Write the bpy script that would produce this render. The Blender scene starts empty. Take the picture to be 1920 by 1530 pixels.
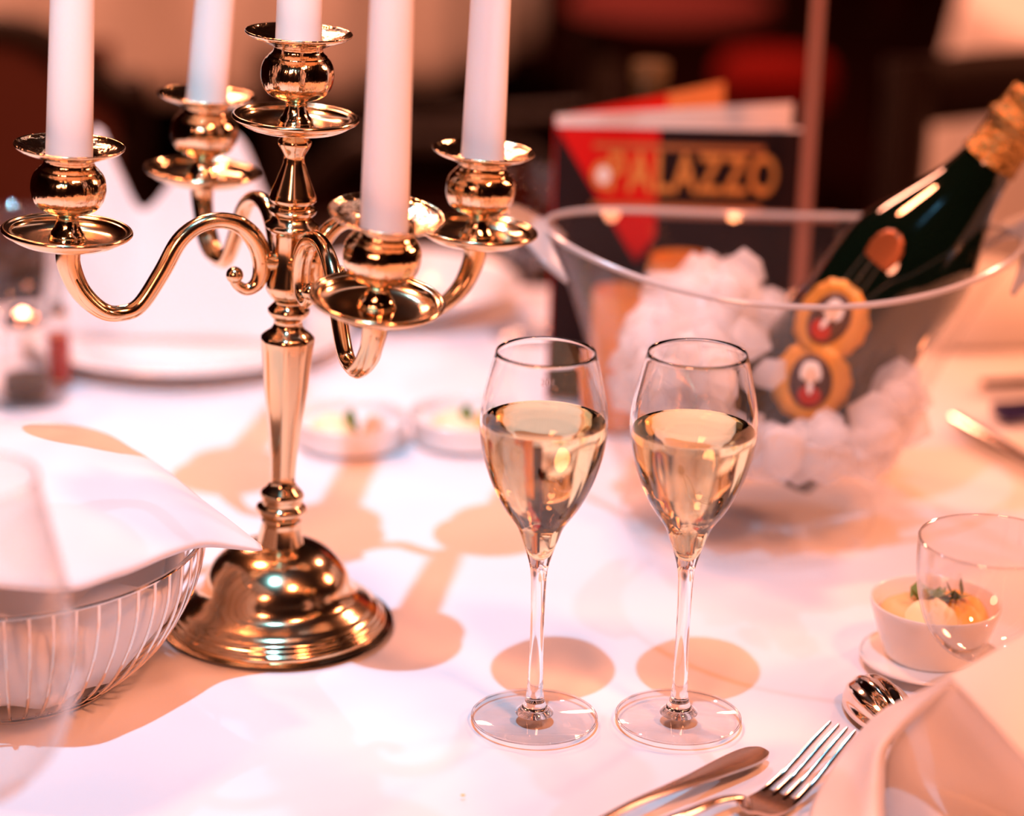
import bpy, bmesh, math, random
from mathutils import Vector, Matrix, noise
PI = math.pi
R = math.radians
S = bpy.context.scene
T = 0.75                                    # table top height

# ---------------------------------------------------------------- camera
FPX, PITCH, ROLL = 4500.0, R(18.6), R(1.6)
CAM = Vector((0, 0, 1.282))
fw = Vector((0, math.cos(PITCH), -math.sin(PITCH)))
rt0 = Vector((1, 0, 0)); up0 = rt0.cross(fw)
rt = rt0*math.cos(ROLL) + up0*math.sin(ROLL)
up = -rt0*math.sin(ROLL) + up0*math.cos(ROLL)
cd = bpy.data.cameras.new('camera'); cam = bpy.data.objects.new('camera', cd)
S.collection.objects.link(cam); S.camera = cam
m = Matrix.Identity(4)
for i in range(3):
    m[i][0] = rt[i]; m[i][1] = up[i]; m[i][2] = -fw[i]; m[i][3] = CAM[i]
cam.matrix_world = m
cd.sensor_width = 36; cd.sensor_fit = 'HORIZONTAL'; cd.lens = 36*FPX/1920
cd.clip_start = 0.05; cd.clip_end = 50
cd.dof.use_dof = True; cd.dof.focus_distance = 1.195; cd.dof.aperture_fstop = 3.0
cd.dof.aperture_blades = 0

# ---------------------------------------------------------------- world, light, exposure
W = bpy.data.worlds.new('world'); S.world = W; W.use_nodes = True
W.node_tree.nodes['Background'].inputs[0].default_value = (0.30, 0.07, 0.03, 1)
W.node_tree.nodes['Background'].inputs[1].default_value = 0.15
S.view_settings.view_transform = 'Standard'; S.view_settings.look = 'None'
S.view_settings.gamma = 1; S.view_settings.use_curve_mapping = False
S.view_settings.exposure = 0.0
S.cycles.caustics_reflective = False; S.cycles.caustics_refractive = False
S.cycles.max_bounces = 16; S.cycles.transmission_bounces = 14; S.cycles.transparent_max_bounces = 24
S.cycles.glossy_bounces = 6

def aim(o, loc, to):
    o.location = loc
    d = Vector(to) - Vector(loc)
    o.rotation_euler = d.to_track_quat('-Z', 'Y').to_euler()
def area(name, loc, to, size, power, col):
    l = bpy.data.lights.new(name, 'AREA'); l.shape = 'DISK'; l.size = size; l.energy = power; l.color = col
    o = bpy.data.objects.new(name, l); S.collection.objects.link(o); aim(o, loc, to); return o
def spot(name, loc, to, rad, power, col, ang, blend):
    l = bpy.data.lights.new(name, 'SPOT'); l.shadow_soft_size = rad; l.energy = power; l.color = col
    l.spot_size = R(ang); l.spot_blend = blend
    o = bpy.data.objects.new(name, l); S.collection.objects.link(o); aim(o, loc, to); return o
WARM = (1.0, 0.30, 0.13)
area('warm_ceiling_lamp', (1.1, -0.3, 3.1), (0.1, 1.3, T+.1), 0.35, 58, WARM)
area('warm_ceiling_lamp', (-0.9, 1.9, 3.3), (0, 1.4, T), 0.35, 60, WARM)
area('warm_fill_light', (-0.9, -1.4, 2.1), (0.05, 1.3, T+.1), 0.7, 42, (1.0, 0.33, 0.18))  # added fill for upright faces turned to the camera, no real lamp here
area('warm_fill_light', (1.7, 1.9, 1.75), (0.1, 1.3, T+.1), 0.4, 22, (1.0, 0.33, 0.17))  # added low fill to brighten the bucket base and ice from the side
area('warm_ceiling_lamp', (-1.2, 5.0, 3.4), (-0.95, 6.0, 0), 1.2, 250, (1.0, 0.36, 0.22))
area('warm_ceiling_lamp', (2.0, 3.6, 3.3), (1.5, 3.6, 0), 0.4, 70, (1.0, 0.38, 0.23))
# two stage spot lights and an added fill, cool against the warm room
spot('cool_spot', (-0.148, 0.01, 3.54), (-0.40, 1.36, T), 0.022, 395, (0.22, 0.65, 1.0), 31.5, 1.0)
spot('cool_spot', (-0.55, 3.0, 3.2), (-0.12, 1.30, T), 0.03, 70, (0.35, 0.70, 1.0), 24, 0.9)
spot('cool_spot', (-0.45, -0.7, 2.3), (-0.15, 1.32, T+.42), 0.03, 60, (0.55, 0.85, 1.0), 13, 0.6)  # added soft fill narrowed onto the candles, not one of the stage lights

# ---------------------------------------------------------------- helpers
def ray(x, y): return fw + rt*((x-960)/FPX) - up*((y-765)/FPX)
def P(x, y, Y):                              # the point seen at a pixel, at depth Y
    v = ray(x, y); return CAM + v*(Y/v[1])
def Q(x, y, z=0.0):                          # the point seen at a pixel, at height z above the table
    v = ray(x, y); return CAM + v*((T+z-CAM[2])/v[2])

def mat(name, col=(.8,.8,.8), rough=.5, metal=0, trans=0, ior=1.45, coat=0, spec=.5, sss=0, sheen=0):
    m = bpy.data.materials.new(name); m.use_nodes = True
    b = m.node_tree.nodes['Principled BSDF']
    b.inputs['Base Color'].default_value = (*col, 1)
    b.inputs['Roughness'].default_value = rough
    b.inputs['Metallic'].default_value = metal
    b.inputs['Transmission Weight'].default_value = trans
    b.inputs['IOR'].default_value = ior
    b.inputs['Coat Weight'].default_value = coat
    b.inputs['Specular IOR Level'].default_value = spec
    if sss:
        b.inputs['Subsurface Weight'].default_value = sss
        b.inputs['Subsurface Radius'].default_value = (.012, .008, .006)
        b.inputs['Subsurface Scale'].default_value = 1.0
    if sheen: b.inputs['Sheen Weight'].default_value = sheen
    return m
def bump(m, scale, strength, dist=.001, detail=3, tex='ShaderNodeTexNoise', vec=None):
    nt = m.node_tree; n = nt.nodes; l = nt.links
    tc = n.new('ShaderNodeTexCoord'); t = n.new(tex)
    mp = n.new('ShaderNodeMapping'); mp.inputs['Scale'].default_value = vec or (1, 1, 1)
    l.new(tc.outputs['Object'], mp.inputs[0]); l.new(mp.outputs[0], t.inputs['Vector'])
    t.inputs['Scale'].default_value = scale
    if tex == 'ShaderNodeTexNoise': t.inputs['Detail'].default_value = detail
    b = n.new('ShaderNodeBump'); b.inputs['Strength'].default_value = strength; b.inputs['Distance'].default_value = dist
    l.new(t.outputs[0], b.inputs['Height']); l.new(b.outputs[0], n['Principled BSDF'].inputs['Normal'])
    return m
def thin(name, col=(1,1,1), rough=.02, haze=0.0, base=0.03, edge=.8):
    """clear plastic or glass as a thin skin: mostly transparent, glossy towards the edge"""
    m = bpy.data.materials.new(name); m.use_nodes = True
    nt = m.node_tree; n = nt.nodes; l = nt.links; n.clear()
    out = n.new('ShaderNodeOutputMaterial'); tr = n.new('ShaderNodeBsdfTransparent'); gl = n.new('ShaderNodeBsdfGlossy')
    tr.inputs[0].default_value = (*col, 1); gl.inputs['Roughness'].default_value = rough
    lw = n.new('ShaderNodeLayerWeight'); lw.inputs[0].default_value = .35
    mr = n.new('ShaderNodeMath'); mr.operation = 'MULTIPLY_ADD'; mr.inputs[1].default_value = edge; mr.inputs[2].default_value = base
    pw = n.new('ShaderNodeMath'); pw.operation = 'POWER'; pw.inputs[1].default_value = 2.2
    l.new(lw.outputs['Facing'], pw.inputs[0]); l.new(pw.outputs[0], mr.inputs[0])
    mx = n.new('ShaderNodeMixShader'); l.new(mr.outputs[0], mx.inputs[0]); l.new(tr.outputs[0], mx.inputs[1]); l.new(gl.outputs[0], mx.inputs[2])
    last = mx
    if haze:
        df = n.new('ShaderNodeBsdfDiffuse'); df.inputs[0].default_value = (.9,.88,.86,1)
        m2 = n.new('ShaderNodeMixShader'); m2.inputs[0].default_value = haze
        l.new(mx.outputs[0], m2.inputs[1]); l.new(df.outputs[0], m2.inputs[2]); last = m2
    l.new(last.outputs[0], out.inputs[0]); return m

GOLD = bump(mat('warm_plated_metal', (.76,.55,.33), .15, 1), 60, .03, .001)
GOLDCUP = bump(mat('hammered_plated_metal', (.86,.66,.43), .11, 1), 170, .5, .0016, 4, vec=(1,1,.35))
STEEL = mat('polished_steel', (.80,.66,.56), .10, 1)
STEELB = mat('brushed_steel', (.66,.50,.40), .24, 1)
WAX = mat('white_wax', (.93,.84,.78), .38, sss=.12)
WICK = mat('wick', (.12,.08,.06), .9)
LINEN = bump(mat('white_linen', (.84,.82,.82), .85, sheen=.2), 900, .10, .0004, 2)
NAPK = bump(mat('napkin_cotton', (.90,.87,.85), .8, sheen=.2), 1200, .08, .0003, 2)
_n = NAPK.node_tree; _o = _n.nodes['Material Output']; _p = _n.nodes['Principled BSDF']
_l = _n.nodes.new('ShaderNodeBsdfTranslucent'); _l.inputs[0].default_value = (.88,.82,.78,1)
_m = _n.nodes.new('ShaderNodeMixShader'); _m.inputs[0].default_value = .20
_n.links.new(_p.outputs[0], _m.inputs[1]); _n.links.new(_l.outputs[0], _m.inputs[2]); _n.links.new(_m.outputs[0], _o.inputs[0])
PORC = mat('white_porcelain', (.80,.78,.75), .18, coat=.3)
GLASS = mat('clear_glass', (1,1,1), 0.0, trans=1, ior=1.48)
WINE = mat('golden_sparkling_wine', (.995,.85,.52), 0.0, trans=1, ior=1.34)
TGLASS = thin('thin_clear_glass', (.97,.96,.95), .015, base=.035)
FOOTG = thin('clear_foot_glass', (.995,.985,.98), .01, base=.012)
ACRYL = thin('clear_acrylic', (.985,.98,.975), .03, haze=.006, base=.025, edge=.14)
RIMM = mat('acrylic_rim', (.95,.90,.86), .15, trans=.55, ior=1.45)
ICE = mat('crushed_ice', (.97,.95,.94), .2, ior=1.31)
_n = ICE.node_tree; _o = _n.nodes['Material Output']; _p = _n.nodes['Principled BSDF']
_t = _n.nodes.new('ShaderNodeBsdfTransparent'); _l = _n.nodes.new('ShaderNodeBsdfTranslucent'); _l.inputs[0].default_value = (.97,.95,.94,1)
_m = _n.nodes.new('ShaderNodeMixShader'); _m.inputs[0].default_value = .5
_q = _n.nodes.new('ShaderNodeMixShader'); _q.inputs[0].default_value = .56
_n.links.new(_p.outputs[0], _m.inputs[1]); _n.links.new(_l.outputs[0], _m.inputs[2])
_n.links.new(_m.outputs[0], _q.inputs[1]); _n.links.new(_t.outputs[0], _q.inputs[2]); _n.links.new(_q.outputs[0], _o.inputs[0])
BOTTLE = mat('dark_green_glass', (.002,.006,.003), .05, coat=1)
FOIL = bump(mat('gold_foil', (.42,.24,.08), .25, 1), 260, .9, .003, 3)
GOLDPAPER = bump(mat('gold_label_paper', (.66,.29,.05), .42, .35), 300, .5, .0008, 4)
DARKOVAL = mat('dark_brown_print', (.045,.015,.012), .5)
REDP = mat('red_print', (.40,.01,.006), .5)
PALEP = mat('pale_skin_print', (.80,.55,.38), .5)
WHITEP = mat('white_print', (.85,.80,.72), .5)
BLACKP = mat('black_gloss_card', (.012,.003,.003), .5, spec=.2)
REDCARD = mat('red_card', (.55,.004,.002), .6, spec=.2)
ORCARD = mat('orange_card', (.62,.22,.06), .5)
PAPER = mat('cream_paper', (.82,.66,.58), .6)
GOLDINK = mat('gold_ink', (.62,.22,.04), .5)
DARKWOOD = mat('dark_wood', (.010,.003,.002), .45, spec=.25)
REDVEL = mat('red_velvet', (.09,.003,.002), .8)
BUTTER = mat('cream_butter', (.90,.78,.48), .4)
ORANGEB = mat('orange_spread', (.88,.42,.08), .4)
HERB = mat('green_herb', (.12,.20,.03), .6)
BREAD = mat('brown_bread', (.55,.30,.14), .8)
AMBER = mat('amber_glass', (.75,.22,.03), .15, coat=.5)
CLOTH = bump(mat('tablecloth_cotton', (.80,.78,.79), .85, sheen=.15), 9, .45, .012, 3, vec=(1,.45,1))
FARCLOTH = mat('far_tablecloth', (.86,.78,.76), .9)

def link(o, parent=None):
    S.collection.objects.link(o)
    if parent is not None: o.parent = parent
    return o
def tag(o, label=None, cat=None, group=None, kind=None):
    if label: o['label'] = label
    if cat: o['category'] = cat
    if group: o['group'] = group
    if kind: o['kind'] = kind
    return o
def thing(name, label, cat, loc=(0,0,0), rot=(0,0,0), group=None):
    o = bpy.data.objects.new(name, None); o.empty_display_size = .02
    o.location = loc; o.rotation_euler = rot; link(o); return tag(o, label, cat, group)
class MB:
    def __init__(s): s.v = []; s.f = []; s.mi = []
    def add(s, v, f, M=None, mi=0):
        k = len(s.v)
        s.v += [tuple(M @ Vector(p)) if M is not None else tuple(p) for p in v]
        s.f += [tuple(i+k for i in q) for q in f]; s.mi += [mi]*len(f); return s
    def build(s, name, mats, parent=None, smooth=True, sharp=40, sub=0):
        me = bpy.data.meshes.new(name); me.from_pydata(s.v, [], s.f); me.update()
        for m_ in (mats if isinstance(mats, list) else [mats]): me.materials.append(m_)
        for p, i in zip(me.polygons, s.mi): p.material_index = i; p.use_smooth = smooth
        bm = bmesh.new(); bm.from_mesh(me); bmesh.ops.recalc_face_normals(bm, faces=bm.faces); bm.to_mesh(me); bm.free()
        if smooth and sharp: me.set_sharp_from_angle(angle=R(sharp))
        o = bpy.data.objects.new(name, me); link(o, parent)
        if sub:
            md = o.modifiers.new('s', 'SUBSURF'); md.levels = sub; md.render_levels = sub
        return o
def lathe(pr, seg=64, sx=1, sy=1, flute=0, nf=8, wob=None):
    v = []; f = []
    for r, z in pr:
        for i in range(seg):
            a = 2*PI*i/seg; k = r*(1+flute*math.cos(nf*a)) if flute else r
            v.append((k*sx*math.cos(a), k*sy*math.sin(a), z if wob is None else z+wob(a, r)))
    n = len(pr)
    for j in range(n-1):
        for i in range(seg):
            a, b = j*seg+i, j*seg+(i+1) % seg
            f.append((a, b, b+seg, a+seg))
    if pr[0][0] > 1e-6: f.append(tuple(reversed(range(seg))))
    if pr[-1][0] > 1e-6: f.append(tuple(range((n-1)*seg, n*seg)))
    return v, f
def olathe(pr, seg=64, **k):                 # open: no caps
    v, f = lathe(pr, seg, **k); return v, [q for q in f if len(q) == 4]
def spline(pts, n=6):                        # Catmull-Rom through points (tuples of any length)
    out = []; m_ = len(pts)
    for i in range(m_-1):
        p0, p1, p2, p3 = pts[max(i-1,0)], pts[i], pts[i+1], pts[min(i+2,m_-1)]
        for k in range(n):
            t = k/n
            out.append(tuple(.5*(2*b+(c-a)*t+(2*a-5*b+4*c-d)*t*t+(3*b-3*c+d-a)*t**3) for a,b,c,d in zip(p0,p1,p2,p3)))
    out.append(tuple(pts[-1])); return out
def tube(pts, rad, seg=12, closed=False, flat=None):
    pts = [Vector(p) for p in pts]; n = len(pts)
    rs = rad if isinstance(rad, (list, tuple)) else [rad]*n
    v = []; f = []; prev = None
    for i, p in enumerate(pts):
        a = pts[(i-1) % n] if (closed or i > 0) else p; b = pts[(i+1) % n] if (closed or i < n-1) else p
        d = (b-a).normalized()
        if prev is None:
            u = d.cross(Vector((0,0,1)))
            if u.length < .1: u = d.cross(Vector((0,1,0)))
        else: u = prev - d*prev.dot(d)
        u.normalize(); prev = u; w = d.cross(u)
        for k in range(seg):
            t = 2*PI*k/seg; fl = flat if flat else 1
            v.append(p + u*(rs[i]*math.cos(t)) + w*(rs[i]*fl*math.sin(t)))
    for i in range(n if closed else n-1):
        for k in range(seg):
            a = i*seg+k; b = i*seg+(k+1) % seg; c = ((i+1) % n)*seg+(k+1) % seg; d = ((i+1) % n)*seg+k
            f.append((a, b, c, d))
    if not closed: f.append(tuple(reversed(range(seg)))); f.append(tuple(range((n-1)*seg, n*seg)))
    return v, f
def box(x0, x1, y0, y1, z0, z1):
    v = [(x,y,z) for z in (z0,z1) for y in (y0,y1) for x in (x0,x1)]
    return v, [(0,2,3,1),(4,5,7,6),(0,1,5,4),(2,6,7,3),(0,4,6,2),(1,3,7,5)]
def sphere(c, r, seg=16, rings=10, sx=1, sy=1, sz=1):
    pr = [(r*math.sin(PI*i/rings), -r*math.cos(PI*i/rings)) for i in range(rings+1)]
    pr[0] = (0, -r); pr[-1] = (0, r)
    v, f = lathe(pr, seg)
    return [(c[0]+x*sx, c[1]+y*sy, c[2]+z*sz) for x,y,z in v], f
def patch(grid, n=6):                        # smooth sheet through a grid of control points
    rows = [spline([tuple(p) for p in r], n) for r in grid]
    cols = [spline([r[i] for r in rows], n) for i in range(len(rows[0]))]
    nr, nc = len(cols[0]), len(cols)
    v = [cols[c][r] for r in range(nr) for c in range(nc)]
    f = [(r*nc+c, r*nc+c+1, (r+1)*nc+c+1, (r+1)*nc+c) for r in range(nr-1) for c in range(nc-1)]
    return v, f
def thick(o, t, off=0):
    md = o.modifiers.new('t', 'SOLIDIFY'); md.thickness = t; md.offset = off; return o
def frame(origin, z, x=None):
    z = Vector(z).normalized()
    x = Vector(x) if x is not None else Vector((0,1,0)).cross(z)
    x = (x - z*x.dot(z)).normalized(); y = z.cross(x)
    M = Matrix.Identity(4)
    for i in range(3): M[i][0] = x[i]; M[i][1] = y[i]; M[i][2] = z[i]; M[i][3] = origin[i]
    return M
def copy_tree(o, parent=None):
    c = o.copy(); S.collection.objects.link(c)
    if parent is not None: c.parent = parent
    for ch in list(o.children): copy_tree(ch, c)
    return c

# ---------------------------------------------------------------- room
def slab(name, b, m_):
    o = MB().add(*box(*b)).build(name, m_, smooth=False); o['kind'] = 'structure'; return o
CARPET = bump(mat('dark_red_carpet', (.008,.002,.0015), .95, spec=0), 60, .3)
DRAPE = mat('dark_red_drape', (.010,.0015,.001), .9, spec=0)
slab('floor', (-4, 4, -2, 8, -.1, 0), CARPET)
slab('ceiling', (-4, 4, -2, 8, 3.9, 4.0), mat('dark_ceiling', (.02,.008,.006), .9))
def wavy_wall(name, a, b):
    mb = MB(); n = 160; a = Vector(a); b = Vector(b); d = (b-a); nn = Vector((-d.y, d.x, 0)).normalized()
    v = []
    for z in (0, 3.9):
        for i in range(n+1):
            v.append(a + d*(i/n) + nn*(.05*math.sin(i*1.3)) + Vector((0,0,z)))
    k = n+1
    for i in range(n+1): v.append(a + d*(i/n) - nn*.15)
    for i in range(n+1): v.append(a + d*(i/n) - nn*.15 + Vector((0,0,3.9)))
    f = [(i, i+1, k+i+1, k+i) for i in range(n)] + [(2*k+i, 3*k+i, 3*k+i+1, 2*k+i+1) for i in range(n)]
    f += [(k+i, k+i+1, 3*k+i+1, 3*k+i) for i in range(n)]
    mb.add(v, f); o = mb.build(name, DRAPE); o['kind'] = 'structure'
wavy_wall('wall_back', (4, 8, 0), (-4, 8, 0))
wavy_wall('wall_left', (-4, 8, 0), (-4, -2, 0))
wavy_wall('wall_right', (4, -2, 0), (4, 8, 0))
wavy_wall('wall_front', (-4, -2, 0), (4, -2, 0))

# ---------------------------------------------------------------- tables and cloths
def skirt_cloth(cx, cy, r, top, low, seed, m_, name, label, group=None, fine=False, folds=22, amp=.035):
    seg = 240 if fine else 120; rnd = random.Random(seed); ph = rnd.random()*6
    v = [(cx, cy, top)]; f = []
    rr = [r*k/(60 if fine else 8) for k in range(1, (60 if fine else 8)+1)]
    def h(x, y):
        if not fine: return 0
        w = .0013*noise.noise(Vector((x*7, y*5, 3))) + .0007*noise.noise(Vector((x*19, y*11, 8)))
        w -= .0018
        w += .0016*math.exp(-((y-1.262-.06*x)/.004)**2) + .0012*math.exp(-((x+.05-.1*y)/.004)**2)*0
        return w
    rings = [(a, 0) for a in rr] + [(r+.006, -.004), (r+.012, -.02)] + [(r+.016, -.02-(top-low-.02)*k/8) for k in range(1, 9)]
    for j, (a, dz) in enumerate(rings):
        for i in range(seg):
            t = 2*PI*i/seg
            k = min(1, max(0, (-dz-.01)/.35))
            q = a + k*amp*(math.sin(folds*t+ph)+.5*math.sin(folds*.5*t+2*ph)+.6)
            x, y = cx+q*math.cos(t), cy+q*math.sin(t)
            v.append((x, y, top+dz+(h(x, y) if dz == 0 else 0)))
    for i in range(seg): f.append((0, 1+i, 1+(i+1) % seg))
    for j in range(len(rings)-1):
        for i in range(seg):
            a = 1+j*seg+i; b = 1+j*seg+(i+1) % seg; f.append((a, b, b+seg, a+seg))
    o = MB().add(v, f).build(name, m_, sharp=0); thick(o, .0012, -1)
    return tag(o, label, 'tablecloth', group)
def table(cx, cy, r, label, group=None):
    t = thing('round_table', label, 'table', (cx, cy, 0), group=group)
    MB().add(*lathe([(0,T-.04),(r-.01,T-.04),(r,T-.03),(r,T-.016),(r-.006,T-.010),(0,T-.010)], 96)).build('table_top', DARKWOOD, t)
    MB().add(*lathe([(.05,.05),(.04,.12),(.035,.4),(.05,T-.06),(.12,T-.03)], 24)).build('pedestal', DARKWOOD, t)
    MB().add(*lathe([(0,0),(.28,0),(.28,.02),(.1,.05),(0,.05)], 32)).build('foot_plate', DARKWOOD, t)
    return t
table(0, 1.05, .85, 'round dining table under the white cloth, carrying the candelabra')
skirt_cloth(0, 1.05, .85, T, .25, 3, CLOTH, 'tablecloth', 'white cloth spread over the near table beneath the candelabra', fine=True)
for x, y, r, sd, lab, lc in ((-.95, 6.0, .92, 5, 'round table far behind the candelabra', 'pale cloth hanging on the far table behind the candles at left'),
                         (1.53, 3.45, .88, 9, 'round table in the upper right background', 'pale cloth on the background table in the upper right corner')):
    table(x, y, r, lab); skirt_cloth(x, y, r, T+.001, .24, sd, FARCLOTH, 'tablecloth', lc)

# ---------------------------------------------------------------- candelabra
BX, BY = -.1249, 1.2045
LEAN = R(2.2)
cdl = thing('candelabra', 'tall five-armed polished candelabra with gold sheen, standing on the tablecloth', 'candelabra', (BX, BY, T+.0005))
base_pr = [(0,.0),(.0585,0),(.0592,.0015),(.0588,.0035),(.0572,.0048),(.0566,.0062),(.0555,.0068),(.0548,.0085),(.0525,.0100),(.0505,.0118),
           (.0468,.0140),(.0432,.0165),(.0410,.0195),(.0398,.0225),(.0388,.0262),(.0370,.0305),(.0335,.0352),(.0285,.0398),(.0230,.0430),(.0180,.0448),(.0150,.0456),(.0125,.0466)]
MB().add(*lathe(spline(base_pr, 3), 96)).build('base', GOLD, cdl, sharp=60)
col_pr = [(0,.040),(.0128,.0455),(.0118,.049),(.0112,.052),(.0104,.0555),(.0100,.0585),(.0108,.0595),(.0103,.0608),(.0125,.063),(.0137,.0652),(.0130,.0675),(.0106,.0690),
          (.0104,.0705),(.0114,.0722),(.0116,.0742),(.0104,.0762),(.0080,.0785),(.0066,.0815),(.0066,.086),(.0071,.096),(.0087,.1115),(.0115,.1339),(.0133,.155),(.0139,.1605),
          (.0138,.1625),(.0125,.1638),(.0110,.1650),(.0088,.1665),(.0074,.1690),(.0074,.1715),(.0090,.1730),(.0107,.1755),(.0108,.1775),(.0090,.1795),(.0076,.1810),(.0080,.1825),
          (.0098,.1838),(.0112,.1860),(.0122,.1880),(.0118,.1925),(.0100,.1985),(.0094,.208),(.0096,.2165),(.0110,.2195),(.0136,.2212),(.0139,.2226),(.0128,.2240),(.0108,.2255),
          (.0100,.2275),(.0118,.2292),(.0124,.2308),(.0115,.2322),(.0090,.2330),(.0102,.2342),(.0120,.2358),(.0121,.2375),(.0112,.2400),(.0093,.2450),(.0072,.2505),(.0056,.2550),
          (.0051,.2580),(.0054,.2600),(.0068,.2625),(.0084,.2652),(.0085,.2670),(.0070,.2690),(.0056,.2705),(.0054,.2740),(.006,.2750),(0,.2755)]
lean = bpy.data.objects.new('column', None)
colm = MB().add(*lathe(col_pr, 64, flute=.018, nf=8)).build('column', GOLD, cdl, sharp=50)
bpy.data.objects.remove(lean)
colm.rotation_euler = (0, LEAN, 0)
PAN = [(0,-.0022),(.012,-.0032),(.022,-.0030),(.0275,-.0008),(.0300,.0012),(.0318,.0018),(.0325,.0030),(.0320,.0042),(.0308,.0044),(.0296,.0034),(.0284,.0030),(.0270,.0012),(.0215,-.0012),(.012,-.0014),(0,-.0006)]
SOC = [(0,-.0012),(.0086,-.0012),(.0089,.0004),(.0084,.0022),(.0068,.0045),(.0057,.0075),(.0055,.0100),(.0062,.0115),(.0100,.0128),(.0145,.0150),(.0172,.0185),(.0184,.0225),(.0186,.0262),(.0180,.0298),
       (.0166,.0326),(.0151,.0341),(.0148,.0348),(.0136,.0358),(.0127,.0370),(.0124,.0382),(.0127,.0392),(.0150,.0404),(.0200,.0425),(.0245,.0440),(.0268,.0456),(.0272,.0465),(.0266,.0469),(.0243,.0452),(.0200,.0437),(.0150,.0417),
       (.0130,.0400),(.0124,.0380),(.0122,.0330),(0,.0325)]
def assembly(parent, M):
    p = MB().add(*lathe(spline(PAN, 3), 80)).build('drip_pan', GOLD, parent, sharp=60)
    s = MB().add(*lathe(spline(SOC, 3), 80)).build('candle_cup', GOLDCUP, parent, sharp=60)
    p.matrix_local = M; s.matrix_local = M; return s
ARM = [(.1183,.2218),(.1179,.2113),(.1116,.1969),(.1009,.1862),(.0910,.1838),(.0812,.1872),(.0703,.2030),(.0613,.2189),(.0514,.2264),(.0401,.2283),(.0287,.2246),(.0202,.2154),(.0166,.2038),(.0184,.1939),(.0242,.1902),(.0299,.1936),(.0312,.1985)]
ARMR = [.0066,.0060,.0052,.0044,.0041,.0042,.0044,.0044,.0042,.0042,.0047,.0052,.0050,.0040,.0032,.0028,.0034]
for i in range(len(ARM)):                       # remove the lean from the measured curve
    r_, z_ = ARM[i]; ARM[i] = (r_-.001, z_-.004*(r_/.12))
REST = Matrix.Rotation(LEAN, 4, 'Y')
candles = []                                    # (world matrix of the socket, lean)
def arm(az, rho, z0, tin, tlat):
    az = R(az); d = Vector((math.cos(az), math.sin(az), 0))
    M0 = REST
    par = None
    k = rho/.118
    sp = spline([(r_*k, z_, w_) for (r_, z_), w_ in zip(ARM, ARMR)], 6)
    dz = z0-.2205
    pts = [d*a + Vector((0,0,b+dz*min(1, a/.118))) for a, b, c in sp]
    mb = MB()
    mb.add(*tube(pts, [c for a,b,c in sp], 14))
    # a raised leaf along the outer bend and a ball on the inner scroll
    side = Vector((-d.y, d.x, 0))
    for s_ in (-1, 1):
        leaf = [p + side*(.0032*s_) + Vector((0,0,.0)) for p in pts[2:26]]
        mb.add(*tube(leaf, [.0008+.0022*math.sin(PI*min(1, i/23)) for i in range(len(leaf))], 8))
    e = pts[-1]; mb.add(*sphere(e, .0045))
    mid = Vector((0,0,.2085)); mb.add(*tube([d*.006+Vector((0,0,.204+dz*.1)), d*.0175+Vector((0,0,.204+dz*.1))], .0050, 12))
    o = mb.build('arm', GOLD, cdl, sharp=60); o.matrix_local = M0
    # pan and cup
    L = Matrix.Translation(d*rho + Vector((0,0,z0+.0015))) @ Matrix.Rotation(R(tin), 4, side) @ Matrix.Rotation(R(tlat), 4, 'Y')
    assembly(o, L)
    return Matrix.Translation(Vector((BX,BY,T+.0005))) @ M0 @ L
cFL = arm(-155, .118, .2205, 0, 1.2)
cFR = arm(-65, .121, .2135, 7, 0.5)
cBL = arm(118, .131, .2160, 1, 2.0)
cBR = arm(22, .103, .2120, 1, 0)
L = Matrix.Translation(Vector((0,0,.2762)))
assembly(colm, L)
cC = Matrix.Translation(Vector((BX,BY,T+.0005))) @ REST @ L
def candle(M, lx, ly, r0, r1, h, label):
    b = M @ Vector((0,0,.0328))
    t = thing('taper_candle', label, 'candle', b, (0,0,0), 'white taper candles in the candelabra')
    zdir = Vector((math.tan(R(lx)), math.tan(R(ly)), 1)).normalized()
    t.matrix_world = frame(b, zdir)
    MB().add(*lathe([(0,0),(r0,0)]+[(r0+(r1-r0)*k/12, h*k/12) for k in range(1,12)]+[(r1*.93,h*.985),(r1*.55,h),(0,h+.001)], 48)).build('wax', WAX, t)
    MB().add(*tube([(0,0,h-.002),(.0003,0,h+.005),(.0012,0,h+.010)], .0007, 8)).build('wick', WICK, t)
candle(cFL, 3.0, 0, .0117, .0085, .255, 'white taper candle in the leftmost arm of the candelabra')
candle(cFR, 1.5, -2.5, .01165, .0078, .255, 'pinkish white taper candle in the nearest, lowest arm of the candelabra')
candle(cBL, 5.4, 1.0, .0117, .0085, .255, 'leaning white taper candle in the rear left arm of the candelabra')
candle(cBR, 1.6, 0.5, .0117, .0085, .255, 'white taper candle in the right rear arm of the candelabra')
candle(cC, 2.0, 0, .0119, .0088, .255, 'white taper candle in the raised centre cup of the candelabra')

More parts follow.
